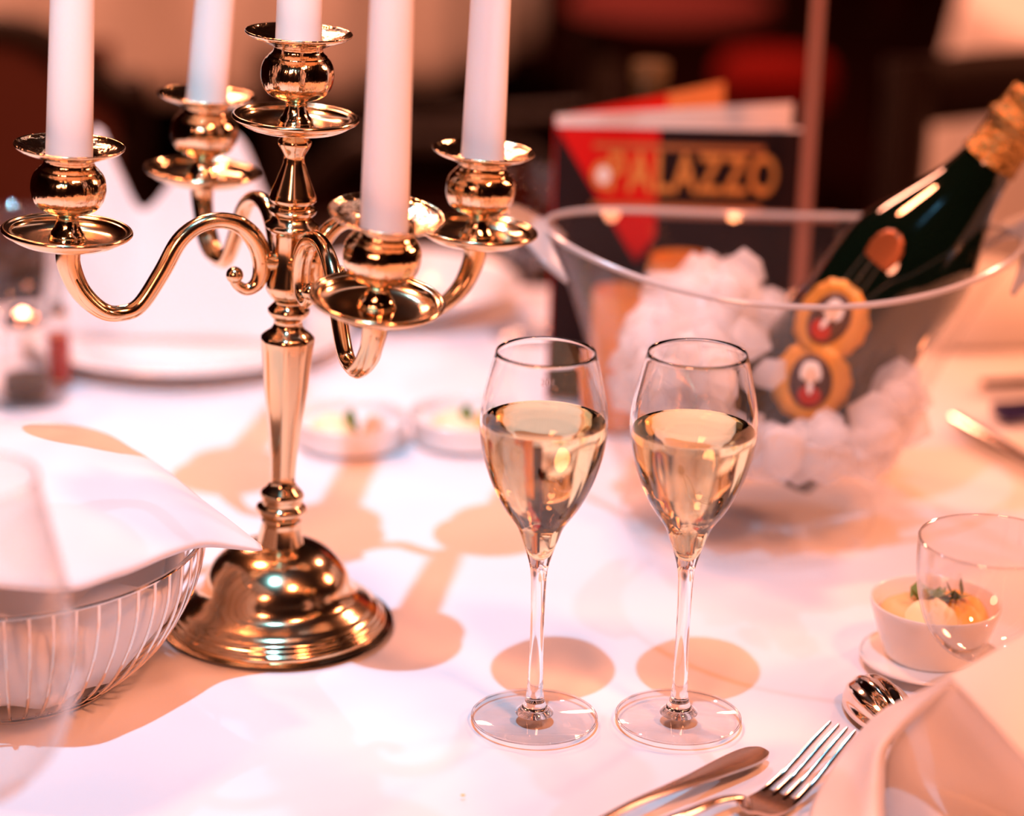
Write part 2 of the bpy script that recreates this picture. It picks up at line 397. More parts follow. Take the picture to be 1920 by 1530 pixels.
# ---------------------------------------------------------------- champagne flutes
BOWL = [(.0038,.0754),(.0046,.0820),(.0068,.0901),(.0090,.0965),(.0114,.1030),(.0150,.1085),(.0187,.1139),(.0226,.1215),(.0261,.1302),(.0294,.1420),(.0309,.1550),(.0303,.1650),(.0284,.1747),(.0262,.1840),(.0240,.1922)]
bs = spline(BOWL, 4)
def flute(x, y, lvl, label, mark):
    t = thing('champagne_flute', label, 'glass', (x, y, T+.0012), group='champagne flutes')
    MB().add(*olathe([(0,0.0),(.0310,0.0),(.0317,.0006),(.0317,.0012),(.0308,.0017),(.0240,.0024),(.0095,.0040)], 96)).build('foot', FOOTG, t, sharp=0)
    outer = [(0,.0024),(.0095,.0030),(.0082,.0044),(.0064,.0066),(.0054,.0086),(.0046,.0115),(.0040,.0160),(.0036,.0300),(.0034,.0450),(.0035,.0620)] + bs
    inner = [(r_-(.0008 if z_ > .12 else .0012+max(0,.108-z_)*.10), z_) for r_, z_ in bs if z_ > .0880]
    inner.reverse()
    prof = outer + [(.0238,.1926),(.0234,.1926)] + inner[1:] + [(.0012,.0868),(0,.0864)]
    MB().add(*lathe(prof, 96)).build('glass', GLASS, t, sharp=0)
    MB().add(*tube([(.0313*math.cos(2*PI*i/96), .0313*math.sin(2*PI*i/96), .0008) for i in range(96)], .0006, 8, closed=True)).build('foot_rim', GLASS, t)
    liq = [(0,.0862),(.0013,.0867)] + [(r_+.00015, z_) for r_, z_ in reversed(inner) if z_ < lvl]
    rl = liq[-1][0]
    liq += [(rl-.0004, lvl+.0006),(rl-.0014, lvl),(rl*.5, lvl),(0, lvl)]
    MB().add(*lathe(liq, 96)).build('wine', WINE, t, sharp=50)
    return t
f1 = flute(.0155, 1.0915, .1572, 'champagne flute nearer the candelabra, two-thirds full of golden sparkling wine', True)
f2 = flute(.0880, 1.0960, .1535, 'champagne flute in front of the ice bucket, two-thirds full of golden sparkling wine', False)
def text(name, body, M, size, ext, m_, parent, bold=0, space=1):
    c = bpy.data.curves.new(name, 'FONT'); c.body = body; c.size = size; c.extrude = ext; c.offset = bold
    c.align_x = 'CENTER'; c.align_y = 'CENTER'; c.space_character = space
    o = bpy.data.objects.new(name, c); S.collection.objects.link(o)
    dg = bpy.context.evaluated_depsgraph_get(); me = bpy.data.meshes.new_from_object(o.evaluated_get(dg))
    bpy.data.objects.remove(o); me.materials.clear(); me.materials.append(m_)
    o = bpy.data.objects.new(name, me); link(o, parent); o.matrix_local = M; return o
FROST = mat('frosted_mark', (.42,.30,.25), .8)
text('fill_mark', '201', frame((.0010,-.0268,.1853), (.02,-.95,.30), (1,0,0)), .0046, .0001, FROST, f1, .0)

# ---------------------------------------------------------------- champagne bucket
KX, KY = .157, 1.376
kb = thing('ice_bucket', 'clear flared acrylic ice bucket holding the champagne bottle', 'bucket', (KX, KY, T+.001))
def rimz(a): return .166 + .016*math.cos(a)**2 - .004*math.sin(a)
def brow(k, inset, z_off=0):                 # k 0..1 up the wall
    row = []
    for i in range(128):
        a = 2*PI*i/128; e = abs(math.cos(a))**8
        r0, rx, ry = .076, .1360+.006*e, .121
        w = k**1.15*.82 + .18*k**4
        q = ((r0*(1-w)+rx*w)-inset)*math.cos(a) - .012*(1-w)
        s_ = ((r0*(1-w)+ry*w)-inset)*math.sin(a) - .012*(1-w)*.5
        row.append((q, s_, .004+(rimz(a)-.004)*k + z_off))
    return row
def loft(rows, closecap=None):
    v = [p for r_ in rows for p in r_]; n = len(rows[0]); f = []
    for j in range(len(rows)-1):
        for i in range(n):
            a = j*n+i; b = j*n+(i+1) % n; f.append((a, b, b+n, a+n))
    if closecap in ('start', 'both'): f.append(tuple(reversed(range(n))))
    if closecap in ('end', 'both'): f.append(tuple(range((len(rows)-1)*n, len(rows)*n)))
    return v, f
ks = [j/14 for j in range(15)]
inr = [p for p in [brow(k, .0035) for k in ks if k > .1]]
MB().add(*loft([brow(k, 0) for k in ks] + [brow(1, .0012, .0012), brow(1, .0026, .0012)] + list(reversed(inr)))).build('wall', ACRYL, kb, sharp=60)
MB().add(*loft([brow(0, .0005, .0), brow(0, -.0005, .002), brow(.05, .001), brow(.09, .004)], 'end')).build('thick_base', thin('acrylic_base', (.985,.97,.96), .03, haze=.04, base=.012, edge=.05), kb, sharp=60)
MB().add(*tube(brow(1, .0017, .0006), .0019, 8, closed=True)).build('rim', RIMM, kb)
# ears on both ends of the rim
for sgn in (-1, 1):
    rows = []
    for j in range(5):
        rows.append([])
        for i in range(13):
            a = (i-6)/6*R(24); x = sgn*(.1395+.003*j+.0035*j*math.cos(a*3.4))*math.cos(a); y = .121*math.sin(a)*1.02
            rows[-1].append((x, y, .1815+.0015*j - .02*(abs(a)/R(24))**2 + (.003*j if sgn > 0 else .001*j)))
    v, f = patch(rows, 2); o = MB().add(v, f).build('ear_handle', RIMM, kb); thick(o, .003)
# ice
rnd = random.Random(11)
ice = MB()
def chunk(c, r, rd):
    bm = bmesh.new(); bmesh.ops.create_icosphere(bm, subdivisions=1, radius=r)
    for v_ in bm.verts: v_.co *= rd.uniform(.72, 1.2)
    rot = Matrix.Rotation(rd.uniform(0,6), 4, Vector((rd.random(), rd.random(), rd.random()+.1)).normalized())
    M = Matrix.Translation(c) @ rot @ Matrix.Diagonal((rd.uniform(.8,1.3), rd.uniform(.6,1.1), rd.uniform(.6,1.1), 1))
    v = [tuple(M @ v_.co) for v_ in bm.verts]; f = [tuple(q.index for q in p.verts) for p in bm.faces]; bm.free(); return v, f
BT = Vector((.303, 1.395, T+.262)); BA = Vector((.559, 0, .829)).normalized(); BB = BT - BA*.27
n = 0; tries = 0
while n < 300 and tries < 20000:
    tries += 1
    z = rnd.uniform(.058, .150); a = rnd.uniform(0, 2*PI); q = math.sqrt(rnd.random())
    k = (z/.166); rmx = .076+(.134-.076)*k**1.2 - .016
    x = KX + math.cos(a)*q*rmx; y = KY + math.sin(a)*q*(rmx-.008*k); w = Vector((x, y, T+z))
    top = .112 + .030*math.exp(-((x-.115)/.035)**2) - .25*max(0, x-.19)
    if z > top: continue
    d = (w-BB); s_ = d.dot(BA); dist = (d-BA*s_).length
    if dist < .054 and s_ > -.02: continue
    if .125 < x < .225 and y < 1.395 and z > .078: continue      # the label stays clear
    ice.add(*chunk(w, rnd.uniform(.010, .0175), rnd)); n += 1
for (px, py, Y, r_) in ((1400,505,1.40,.017),(1370,550,1.38,.016),(1290,560,1.36,.017),(1250,600,1.35,.017),(1330,610,1.35,.018),(1270,655,1.34,.018),(1200,640,1.36,.016),(1400,640,1.345,.015),(1440,700,1.335,.014),(1680,720,1.35,.016),(1640,780,1.33,.014)):
    ice.add(*chunk(P(px, py, Y), r_, rnd))
o = ice.build('crushed_ice', ICE, sharp=70); tag(o, 'heap of crushed ice packed around the bottle in the bucket', 'ice', kind='stuff')
# bottle
MBt = frame(BB, BA, (.829, 0, -.559))
bt = thing('champagne_bottle', 'dark green champagne bottle tilted in the ice bucket', 'bottle', BB); bt.matrix_world = MBt
MB().add(*lathe(spline([(0,.004),(.030,.0),(.0395,.002),(.042,.007),(.042,.05),(.042,.10),(.0418,.135),(.0405,.150),(.0365,.166),(.0295,.183),(.0225,.200),(.0180,.217),(.0160,.235),(.0150,.262),(.0146,.268),(0,.269)],4), 72)).build('body', BOTTLE, bt, sharp=60)
v, f = lathe(spline([(.0186,.2245),(.0180,.228),(.0172,.235),(.0168,.246),(.0195,.249),(.0195,.254),(.0170,.257),(.0172,.266),(.0155,.272),(0,.274)],3), 64)
MB().add(v, f).build('neck_foil', FOIL, bt, sharp=60)
def wrap(pts2, s0, ph0, rad, rot=0):
    c, s_ = math.cos(R(rot)), math.sin(R(rot)); out = []
    for u, w in pts2:
        a = u*c - w*s_; b = u*s_ + w*c
        ph = R(ph0) + a/rad; out.append((rad*math.cos(ph), rad*math.sin(ph), s0+b))
    return out
def disc2(rx, ry, cx=0, cy=0, n=40, sc=0, ns=14, half=None):
    rings = [(0,0)]; pts = [(cx, cy)]; f = []
    for j in range(1, 5):
        for i in range(n):
            a = 2*PI*i/n; k = j/4*(1+sc*math.cos(ns*a))
            w = ry*k*math.sin(a)
            if half is not None: w = min(w, half)
            pts.append((cx+rx*k*math.cos(a), cy+w))
    for i in range(n): f.append((0, 1+i, 1+(i+1) % n))
    for j in range(3):
        for i in range(n):
            a = 1+j*n+i; b = 1+j*n+(i+1) % n; f.append((a, b, b+n, a+n))
    return pts, f
lab = None
def decal(name, m_, parent, shapes, s0, ph0, lift, rot):
    mb = MB()
    for sh in shapes:
        p, f = sh; mb.add(wrap(p, s0, ph0, .042+lift, rot), f)
    o = mb.build(name, m_, parent); thick(o, .0003, 1); return o
for s0, ph, rot in ((.0630, -108, 34), (.0990, -128, 3)):
    g = decal('gold_medallion', GOLDPAPER, bt, [disc2(.0243, .0243, n=56, sc=.025)], s0, ph, .0006, rot)
    tag(g, 'lower gold medallion label' if rot > 10 else 'upper gold medallion label')
    decal('portrait_oval', DARKOVAL, g, [disc2(.0130, .0165)], s0, ph, .0012, rot)
    decal('portrait_face', PALEP, g, [disc2(.0040, .0052, 0, .0040)], s0, ph, .0018, rot)
    decal('portrait_wig', WHITEP, g, [disc2(.0052, .0030, 0, .0095), disc2(.0016,.0040,-.0048,.0050), disc2(.0016,.0040,.0048,.0050)], s0, ph, .0017, rot)
    decal('portrait_coat', REDP, g, [disc2(.0070, .0060, 0, -.0085)], s0, ph, .0017, rot)
    decal('portrait_collar', WHITEP, g, [disc2(.0016, .0040, .0, -.0035)], s0, ph, .0023, rot)
sh = decal('shoulder_seal', mat('red_gold_seal', (.35,.10,.03), .35, .5), bt, [disc2(.011, .014, n=40, sc=.03)], .150, -128, -.0008, 0)
decal('label_reflection', mat('yellow_brown_reflection', (.75,.38,.07), .5, .1), bt, [([(-.034,-.010),(-.011,-.010),(.011,-.010),(.034,-.010),(-.034,.006),(-.011,.006),(.011,.006),(.034,.006)], [(0,1,5,4),(1,2,6,5),(2,3,7,6)])], .018, -100, .0006, 28)  # coloured band painted as the label's reflection at the bottle end
# amber glasses glimpsed through the bucket
for (px, py, z0, Y, r_, lab) in ((1165,560,.095,1.545,.019,'small amber glass behind the left end of the ice bucket'),(1278,505,.118,1.548,.022,'larger amber glass standing behind the middle of the ice bucket')):
    c = P(px, py, Y)
    t = thing('votive_glass', lab, 'candle holder', (c.x, Y, T+.002), group='amber votive glasses')
    MB().add(*lathe([(0,0),(r_*.8,0),(r_*.95,.004),(r_*1.05,z0*.9),(r_,z0),(r_*.93,z0*.93),(r_*.85,.010),(0,.008)], 40)).build('glass', AMBER, t)
    MB().add(*lathe([(0,.010),(r_*.75,.010),(r_*.75,.026),(0,.026)], 32)).build('tealight', WAX, t)

# ---------------------------------------------------------------- brochure and its stand
ML, MZ = P(1043, 228, 1.60), .0
H = ML.z - T - .002
br = thing('folded_brochure', 'red and black folded brochure with gold lettering standing behind the ice bucket', 'brochure', (ML.x, 1.60, T+.002))
def panel(name, ang, w, h, m_, th=.0012, z0=0):
    o = MB().add(*box(0, w, 0, th, z0, h)).build(name, m_, br, smooth=False); o.rotation_euler = (0,0,R(ang)); return o
W1 = .168
fp = panel('front_panel', 0.5, W1, H, BLACKP)
panel('middle_panel', 22, .180, H+.004, PAPER)
bp = panel('back_panel', 48, .185, H+.003, REDCARD)
MB().add(*box(.12,.185,-.0004,.0016,.02,H+.0035)).build('printed_block', ORCARD, bp, smooth=False)
k = W1/470.
def fpnt(px, py): return ((px-1043)*k, H-(py-228)*k*1.03)
def flatpoly(name, pts, m_, parent, y0=-.0006):
    n_ = len(pts); v = [(x, y0, z) for x, z in pts] + [(x, y0+.0005, z) for x, z in pts]
    f = [tuple(range(n_)), tuple(reversed(range(n_, 2*n_)))] + [(i, (i+1) % n_, n_+(i+1) % n_, n_+i) for i in range(n_)]
    return MB().add(v, f).build(name, m_, parent, smooth=False)
flatpoly('red_wedge', [fpnt(1044,238), fpnt(1240,238), fpnt(1240,440), fpnt(1205,490)], REDCARD, fp)
flatpoly('top_band', [fpnt(1044,228), fpnt(1512,228), fpnt(1512,234), fpnt(1044,236)], PAPER, fp)
tx, tz = fpnt(1306, 322)
LM = Matrix.Translation(Vector((tx,-.0012,tz))) @ Matrix.Rotation(PI/2, 4, 'X')
text('lettering', 'PALAZZO', LM @ Matrix.Diagonal((.92,1.45,1,1)), .0262, .0004, GOLDINK, fp, .0006, 1.12)
ex, ez = fpnt(1136, 325)
MB().add(*lathe([(0,0),(.0088,0),(.0088,.0006),(0,.0006)], 32), M=Matrix.Translation(Vector((ex,-.0008,ez))) @ Matrix.Rotation(PI/2,4,'X') @ Matrix.Diagonal((.9,1.15,1,1))).build('emblem', GOLDINK, fp)
MB().add(*lathe([(0,0),(.0045,0),(.0045,.0006),(0,.0006)], 24), M=Matrix.Translation(Vector((ex,-.0014,ez))) @ Matrix.Rotation(PI/2,4,'X') @ Matrix.Diagonal((1,1.3,1,1))).build('emblem_face', WHITEP, fp)
for y in (270, 382):
    flatpoly('ornament_line', [fpnt(1115,y-5), fpnt(1440,y-5), fpnt(1440,y+5), fpnt(1115,y+5)], mat('dull_gold_ink', (.40,.12,.03), .5), fp, -.0008)
sA, sB = P(1528, 0, 1.565), P(1506, 430, 1.565)
st = thing('menu_stand', 'slim clear menu stand rising between brochure and bottle', 'stand', (sB.x, 1.565, T+.001))
POST = mat('smoky_acrylic_edge', (.36,.15,.10), .3, trans=.25)
MB().add(*box(-.005,.005,-.002,.002,.004,.34)).build('post', POST, st, smooth=False)
MB().add(*box(-.098,.022,-.003,.003,P(1400,405,1.565).z-T-.003,P(1400,405,1.565).z-T+.002)).build('crossbar', POST, st, smooth=False)
MB().add(*box(-.045,.045,-.02,.03,0,.004)).build('foot', POST, st, smooth=False)
# small olive bottle behind the brochure
c = P(1215, 150, 1.90)
t = thing('olive_bottle', 'small olive glass bottle behind the brochure', 'bottle', (c.x, 1.87, T+.0015))
hh = c.z-T+.018
MB().add(*lathe(spline([(0,0),(.028,0),(.030,.004),(.030,hh*.55),(.022,hh*.72),(.0135,hh*.82),(.0125,hh*.95)],3), 40)).build('body', mat('olive_glass', (.04,.025,.006), .2), t)
MB().add(*lathe([(0,hh*.93),(.0145,hh*.93),(.0145,hh),(0,hh)], 32)).build('cap', mat('olive_cap', (.10,.055,.015), .5), t)

# ---------------------------------------------------------------- bread basket with napkins
SX, SY = -.255, 1.130
bk = thing('bread_basket', 'chrome wire bread basket at the left edge of the table', 'basket', (SX, SY, T+.001))
def bell(rx, ry, z, n=96): return [(rx*math.cos(2*PI*i/n), ry*math.sin(2*PI*i/n), z) for i in range(n)]
MB().add(*tube(bell(.1005,.1125,.0775), .0011, 8, closed=True)).build('rim_wire', STEEL, bk)
mb = MB()
for i in range(56):
    a = 2*PI*i/56; pr = spline([(1.0,.0775),(.985,.062),(.92,.043),(.80,.023),(.66,.009),(.56,.0035)],4)
    mb.add(*tube([(.1005*k_*math.cos(a), .1125*k_*math.sin(a), z_) for k_, z_ in pr], .00075, 6))
    # looped hook over the rim
mb.build('side_wires', STEEL, bk)
MB().add(*tube(bell(.056,.063,.0014), .0014, 8, closed=True)).build('base_ring', STEEL, bk)
mb = MB(); rows = []
for k_, z_, am in ((.02,.0075,0),(.35,.0075,.001),(.56,.0085,.001),(.66,.013,.002),(.78,.026,.003),(.88,.042,.004),(.925,.056,.004),(.935,.066,.003),(.91,.072,.004)):
    rows.append([])
    for i in range(120):
        a = 2*PI*i/120; w = am*(math.sin(7*a+z_*60)+.6*math.sin(11*a+1)-1)
        rows[-1].append(((.1005*k_+w)*math.cos(a), (.1125*k_+w)*math.sin(a), z_+am*1.2*math.sin(9*a+2)))
v, f = loft(rows, 'start')
ln = MB().add([(x+SX, y+SY, z+T+.001) for x,y,z in v], f).build('napkin', NAPK, sharp=0); thick(ln, .0010)
tag(ln, 'white napkin lining the inside of the wire bread basket', 'napkin')
G = [[(-.40,1.262,.088),(-.29,1.262,.092),(-.235,1.262,.088),(-.205,1.225,.090),(-.178,1.182,.092),(-.152,1.145,.089),(-.1240,1.1135,.0815)],
     [(-.40,1.20,.104),(-.29,1.195,.110),(-.232,1.19,.108),(-.203,1.178,.102),(-.178,1.150,.101),(-.153,1.130,.093),(-.1237,1.1130,.0815)],
     [(-.40,1.13,.108),(-.28,1.12,.114),(-.230,1.11,.112),(-.200,1.105,.107),(-.178,1.107,.104),(-.153,1.112,.096),(-.1233,1.1120,.0812)],
     [(-.40,1.07,.104),(-.275,1.060,.108),(-.218,1.055,.107),(-.190,1.062,.104),(-.169,1.080,.100),(-.149,1.101,.0925),(-.1230,1.1113,.0806)],
     [(-.40,1.035,.098),(-.270,1.019,.101),(-.206,1.014,.099),(-.181,1.033,.099),(-.160,1.066,.0965),(-.145,1.094,.0895),(-.1227,1.1108,.0800)],
     [(-.40,1.048,.092),(-.270,1.032,.093),(-.210,1.028,.090),(-.186,1.047,.090),(-.165,1.076,.0890),(-.149,1.099,.0850),(-.1240,1.1115,.0795)],
     [(-.40,1.075,.085),(-.270,1.060,.086),(-.214,1.058,.085),(-.192,1.068,.085),(-.171,1.092,.0850),(-.153,1.104,.0835),(-.1260,1.1120,.0790)]]
v, f = patch([[(x, y, z+T) for x,y,z in r_] for r_ in G], 6)
v = [(x, y, z+.0012*noise.noise(Vector((x*30,y*22,1)))*(1 if x < -.14 else 0)) for x,y,z in v]
cv = MB().add(v, f).build('napkin', NAPK, sharp=0); thick(cv, .0009)
tag(cv, 'large white napkin draped over the bread basket with a corner pointing right', 'napkin')
# ---------------------------------------------------------------- wine glasses (thin skins)
def wineglass(name, label, loc, H_, bowl, foot, stem_h, cat='glass', parts_fill=None):
    """bowl: list of (r, z above bowl bottom)"""
    t = thing(name, label, cat, loc)
    bowlz = [(r_, z_+stem_h) for r_, z_ in spline(bowl, 5)]
    inn = [(max(r_-.0009, .0005), z_) for r_, z_ in reversed(bowlz) if z_ > stem_h+.002]
    pr = [(0,0),(foot,0),(foot+.0004,.0008),(foot-.001,.0015),(foot*.5,.003),(.0055,.007),(.0038,.014),(.0034,stem_h*.6),(.0038,stem_h-.004)] + bowlz + inn + [(0, stem_h+.002)]
    MB().add(*lathe(pr, 72)).build('bowl', TGLASS, t, sharp=0)
    rz = bowlz[-1]
    MB().add(*tube([((rz[0]-.0005)*math.cos(2*PI*i/72), (rz[0]-.0005)*math.sin(2*PI*i/72), rz[1]) for i in range(72)], .0007, 8, closed=True)).build('rim', TGLASS, t)
    return t
g = Q(-85, 905, .205)
wineglass('wine_glass', 'large empty wine glass, blurred, at the lower left corner in front of the basket', (g.x, g.y, T+.001), .2, [(.004,0),(.020,.008),(.036,.026),(.0445,.050),(.0455,.065),(.042,.092),(.036,.120),(.032,.140)], .034, .066)
g = Q(1862, 1017, .110)
wineglass('wine_glass', 'short-stemmed clear glass behind the folded napkin at right', (g.x, g.y, T+.001), .11, [(.004,0),(.018,.005),(.028,.016),(.0335,.032),(.0355,.048),(.0355,.062)], .028, .048)
g = Q(60, 775, 0)
wineglass('wine_glass', 'blurred water glass at the left edge behind the basket', (g.x-.012, g.y+.03, T+.001), .11, [(.004,0),(.018,.006),(.029,.020),(.033,.040),(.032,.062),(.029,.080)], .03, .05)
wineglass('wine_glass', 'blurred wine glass standing left of the ice bucket, by the far plate', (.012, 1.76, T+.001), .11, [(.004,0),(.020,.006),(.030,.020),(.034,.036),(.033,.055),(.030,.070)], .03, .055)

# ---------------------------------------------------------------- shakers at left edge
def shaker(label, loc, r_, h, fill, capm, fh):
    t = thing('shaker', label, 'shaker', loc, group='glass shakers at the left edge')
    MB().add(*lathe([(0,0),(r_,0),(r_*1.03,.003),(r_*.92,h*.75),(r_*.8,h*.8)], 40)).build('glass', TGLASS, t)
    MB().add(*lathe([(0,.003),(r_*.9,.003),(r_*.9,fh),(0,fh+.001)], 32)).build('contents', fill, t)
    MB().add(*lathe([(0,h*.8),(r_*.82,h*.8),(r_*.85,h*.86),(r_*.6,h*.97),(0,h)], 32)).build('cap', capm, t)
c = Q(50, 745); shaker('small glass pepper shaker, dark base, at the left table edge', (c.x, c.y, T+.002), .017, .062, mat('ground_pepper', (.10,.055,.03), .9), STEEL, .014)
c = Q(112, 722); shaker('slim red-brown cruet beside the pepper shaker', (c.x, c.y, T+.002), .009, .060, mat('red_vinegar', (.38,.03,.01), .3), STEEL, .036)

# ---------------------------------------------------------------- plates, dishes
def plate(name, label, loc, r_, h=.012, cat='plate'):
    o = MB().add(*lathe(spline([(0,0),(r_*.55,0),(r_*.62,.002),(r_*.95,h*.85),(r_,h),(r_*.985,h+.0015),(r_*.93,h),(r_*.64,.0045),(r_*.58,.0035),(0,.0035)],3), 80)).build(name, PORC)
    o.location = loc; return tag(o, label, cat)
plate('dinner_plate', 'white plate under the peaked napkin on the far side of the table', (-.245, 1.712, T+.002), .122)
plate('soup_plate', 'cream plate with raised rim at the far side of the table behind the front candle', (-.085, 1.822, T+.002), .088, .022)
# peaked napkin
rows = []
for (dy, zt) in ((-.030,0),(-.024,.35),(-.010,.75),(0,1.0),(.010,.75),(.026,.35),(.034,0)):
    row = []
    for px, hz in ((95,.055),(140,.105),(190,.150),(230,.118),(272,.088),(330,.112),(385,.140),(450,.145),(500,.10),(560,.05)):
        p = P(px, 600, 1.735); row.append((p.x, 1.735+dy*(1.3-.5*zt), T+.0068+hz*zt))
    rows.append(row)
v, f = patch(rows, 4); o = MB().add(v, f).build('napkin', NAPK, sharp=0); thick(o, .0008)
tag(o, 'white napkin folded into peaks on the plate behind the candelabra', 'napkin')
def dish(label, loc, r_, h, content):
    t = thing('butter_dish', label, 'dish', loc, group='small white butter dishes')
    MB().add(*lathe(spline([(0,0),(r_*.86,0),(r_*.93,.003),(r_,h*.9),(r_*.995,h),(r_*.965,h),(r_*.93,h*.85),(r_*.86,.006),(0,.005)],3), 64)).build('bowl', PORC, t)
    rd = random.Random(int(loc[0]*1000))
    for nm, m_, cx, cy, rr, hz in content:
        v, f = sphere((0,0,0), 1, 20, 12)
        v = [(cx+x*rr*(1+.15*noise.noise(Vector((x*2,y*2,cx*99)))), cy+y*rr*(1+.15*noise.noise(Vector((y*2,z*2,cy*99)))), .0055+max(z,-.2)*hz*(1+.2*noise.noise(Vector((x*3,y*3,rr*50))))) for x,y,z in v]
        MB().add(v, f).build(nm, m_, t)
    return t
dish('small white butter dish just right of the candelabra stem', (-.1065, 1.502, T+.0015), .0385, .017,
     [('butter', BUTTER, -.012, -.004, .016, .012), ('herb', HERB, .000, -.004, .0055, .017), ('butter_highlight', PORC, .016, 0, .009, .012)])  # the white lump stands in for a highlight on the butter
dish('small white butter dish behind the left champagne flute', (-.0300, 1.515, T+.0015), .0385, .017,
     [('butter', BUTTER, -.006, .0, .018, .012), ('herb', HERB, .0, -.004, .0060, .018), ('orange_spread', ORANGEB, .012, -.002, .008, .013)])
sc = plate('saucer', 'small white saucer under the butter bowl at right', (.2270, 1.1725, T+.0015), .038, .003, 'saucer')
rk = thing('butter_bowl', 'white butter bowl with orange and cream spreads behind the right-hand glass', 'bowl', (.2270, 1.1725, T+.0062))
MB().add(*lathe(spline([(0,0),(.022,0),(.026,.003),(.0330,.024),(.0345,.030),(.0335,.031),(.0320,.027),(.029,.018),(.022,.012),(0,.011)],3), 72)).build('bowl', PORC, rk)
for nm, m_, cx, cy, rx, ry, z0, hz in (('tan_spread', mat('tan_spread', (.70,.42,.18), .5), -.012,.002,.018,.024,.018,.012), ('orange_spread', ORANGEB, .012,.003,.018,.024,.019,.013), ('butter', BUTTER, -.004,-.013,.015,.012,.021,.015)):
    v, f = sphere((0,0,0), 1, 28, 16)
    v = [(cx+x*rx*(1+.12*noise.noise(Vector((x*2,y*2,cx*99)))), cy+y*ry, z0+z*hz*(1+.15*noise.noise(Vector((x*3,y*3,cy*50))))) for x,y,z in v]
    MB().add(v, f).build(nm, m_, rk)
mb = MB(); rd = random.Random(5)
for i in range(26):
    a = i/26.; x = -.013+.026*a+rd.uniform(-.003,.003); y = .001-.004*math.sin(a*3)+rd.uniform(-.004,.004)
    p0 = Vector((x, y, .0325)); d = Vector((rd.uniform(-1,1), rd.uniform(-1,1), rd.uniform(.2,.9))).normalized()*.0105
    sd = d.cross(Vector((0,0,1))).normalized()*.0030
    mb.add([p0-d*.3, p0+d*.4-sd, p0+d, p0+d*.4+sd, p0+d*.4+Vector((0,0,.0008))], [(0,1,4),(1,2,4),(2,3,4),(3,0,4)])
mb.build('herb_sprig', HERB, rk)

# ---------------------------------------------------------------- cutlery
fk = thing('fork', 'polished fork lying in front of the folded napkin, prongs pointing right', 'fork', (0,0,0))
# centre line: handle -> neck -> root of head -> tips
ax = [Q(1130,1585,.012), Q(1210,1555,.014), Q(1290,1524,.012), Q(1350,1500,.0085), Q(1395,1497,.0045)]
fork_o = Vector((.118, .996, T)); fd = Vector((.64,.77,0)).normalized(); fs = Vector((fd.y,-fd.x,0))
fk.location = fork_o
def F(u, s_, z): return fd*u + fs*s_ + Vector((0,0,z))
def strip(cl, prof_w, th, parent, name, m_, crown=.0, seg=6):
    """a bar along (u,z) with half widths; crowned cross section"""
    rows_t = []; rows_b = []
    n_ = len(cl)
    for (u, z, s0), w in zip(cl, prof_w):
        rt_ = []; rb_ = []
        for j in range(seg+1):
            q = -1+2*j/seg
            rt_.append(F(u, s0+q*w, z+th/2+crown*(1-q*q)) if True else None)
            rb_.append(F(u, s0+q*w*.98, z-th/2+crown*(1-q*q)*.6))
        rows_t.append(rt_); rows_b.append(list(reversed(rb_)))
    rows = [a+b for a, b in zip(rows_t, rows_b)]
    v, f = loft(rows, 'both'); return v, f
# head: palm + 4 tines
cz = [(-.010,.0068),(0,.0042),(.010,.0024),(.020,.0024),(.034,.0058),(.048,.0110),(.062,.0165),(.073,.0205)]
def zc(u):
    for (a, za), (b, zb) in zip(cz, cz[1:]):
        if u <= b: return za+(zb-za)*(u-a)/(b-a)
    return cz[-1][1]
mb = MB()
us = [-.008,-.005,-.002,.003,.010,.017,.022]
v, f = strip([(u, zc(u), 0) for u in us], [.0028,.0042,.0100,.0108,.0108,.0105,.0102], .0013, None, '', STEEL, 0, 8); mb.add(v, f)
mb.build('palm', STEELB, fk, sharp=50)
for j in range(4):
    s0 = -.0089+.00593*j
    uu = [.018+.0035*i for i in range(15)]; uu.append(.0722)
    v, f = strip([(u, zc(u), s0*(1-.20*(u-.018)/.055)) for u in uu], [.0015-.0006*((u-.018)/.055) if u < .069 else .0005 for u in uu], .0014, None, '', STEEL, .0002, 4)
    MB().add(v, f).build('prong', STEEL, fk, sharp=50)
hp = spline([tuple(p-fork_o) for p in ax] + [tuple(F(-.006, 0, zc(-.006)))], 5)
v, f = tube(hp, [.0042-.0016*min(1, i/14) for i in range(len(hp))], 12, flat=.55)
MB().add(v, f).build('handle', STEEL, fk)
# spoon handle whose bowl lies outside the frame
pts = [(1050,1590,.010,.0020),(1100,1556,.011,.0022),(1150,1527,.0115,.0022),(1200,1502,.011,.0026),(1260,1478,.0095,.0036),(1310,1459,.0080,.0052),(1360,1438,.0062,.0070),(1395,1423,.0050,.0078),(1418,1412,.0042,.0066),(1430,1407,.0038,.0040)]
q0 = Q(1300,1460,0); sp = thing('spoon', 'steel spoon lying left of the fork, only its broad handle in view', 'spoon', (q0.x, q0.y, T))
c3 = [(*tuple(Q(a,b,c)-Vector((q0.x,q0.y,T))), d) for a,b,c,d in pts]
c3 = spline(c3, 4); rows = []
for i, (x, y, z, w) in enumerate(c3):
    a = c3[max(i-1,0)]; b = c3[min(i+1,len(c3)-1)]; d = Vector((b[0]-a[0], b[1]-a[1], 0)).normalized(); s_ = Vector((d.y,-d.x,0))
    top = [Vector((x,y,z)) + s_*(w*q) + Vector((0,0,.0008+.0007*(1-q*q))) for q in (-1,-.6,-.2,.2,.6,1)]
    bot = [Vector((x,y,z)) + s_*(w*q) + Vector((0,0,-.0006)) for q in (1,.6,.2,-.2,-.6,-1)]
    rows.append(top+bot)
v, f = loft(rows, 'both'); MB().add(v, f).build('handle', STEELB, sp, sharp=50)
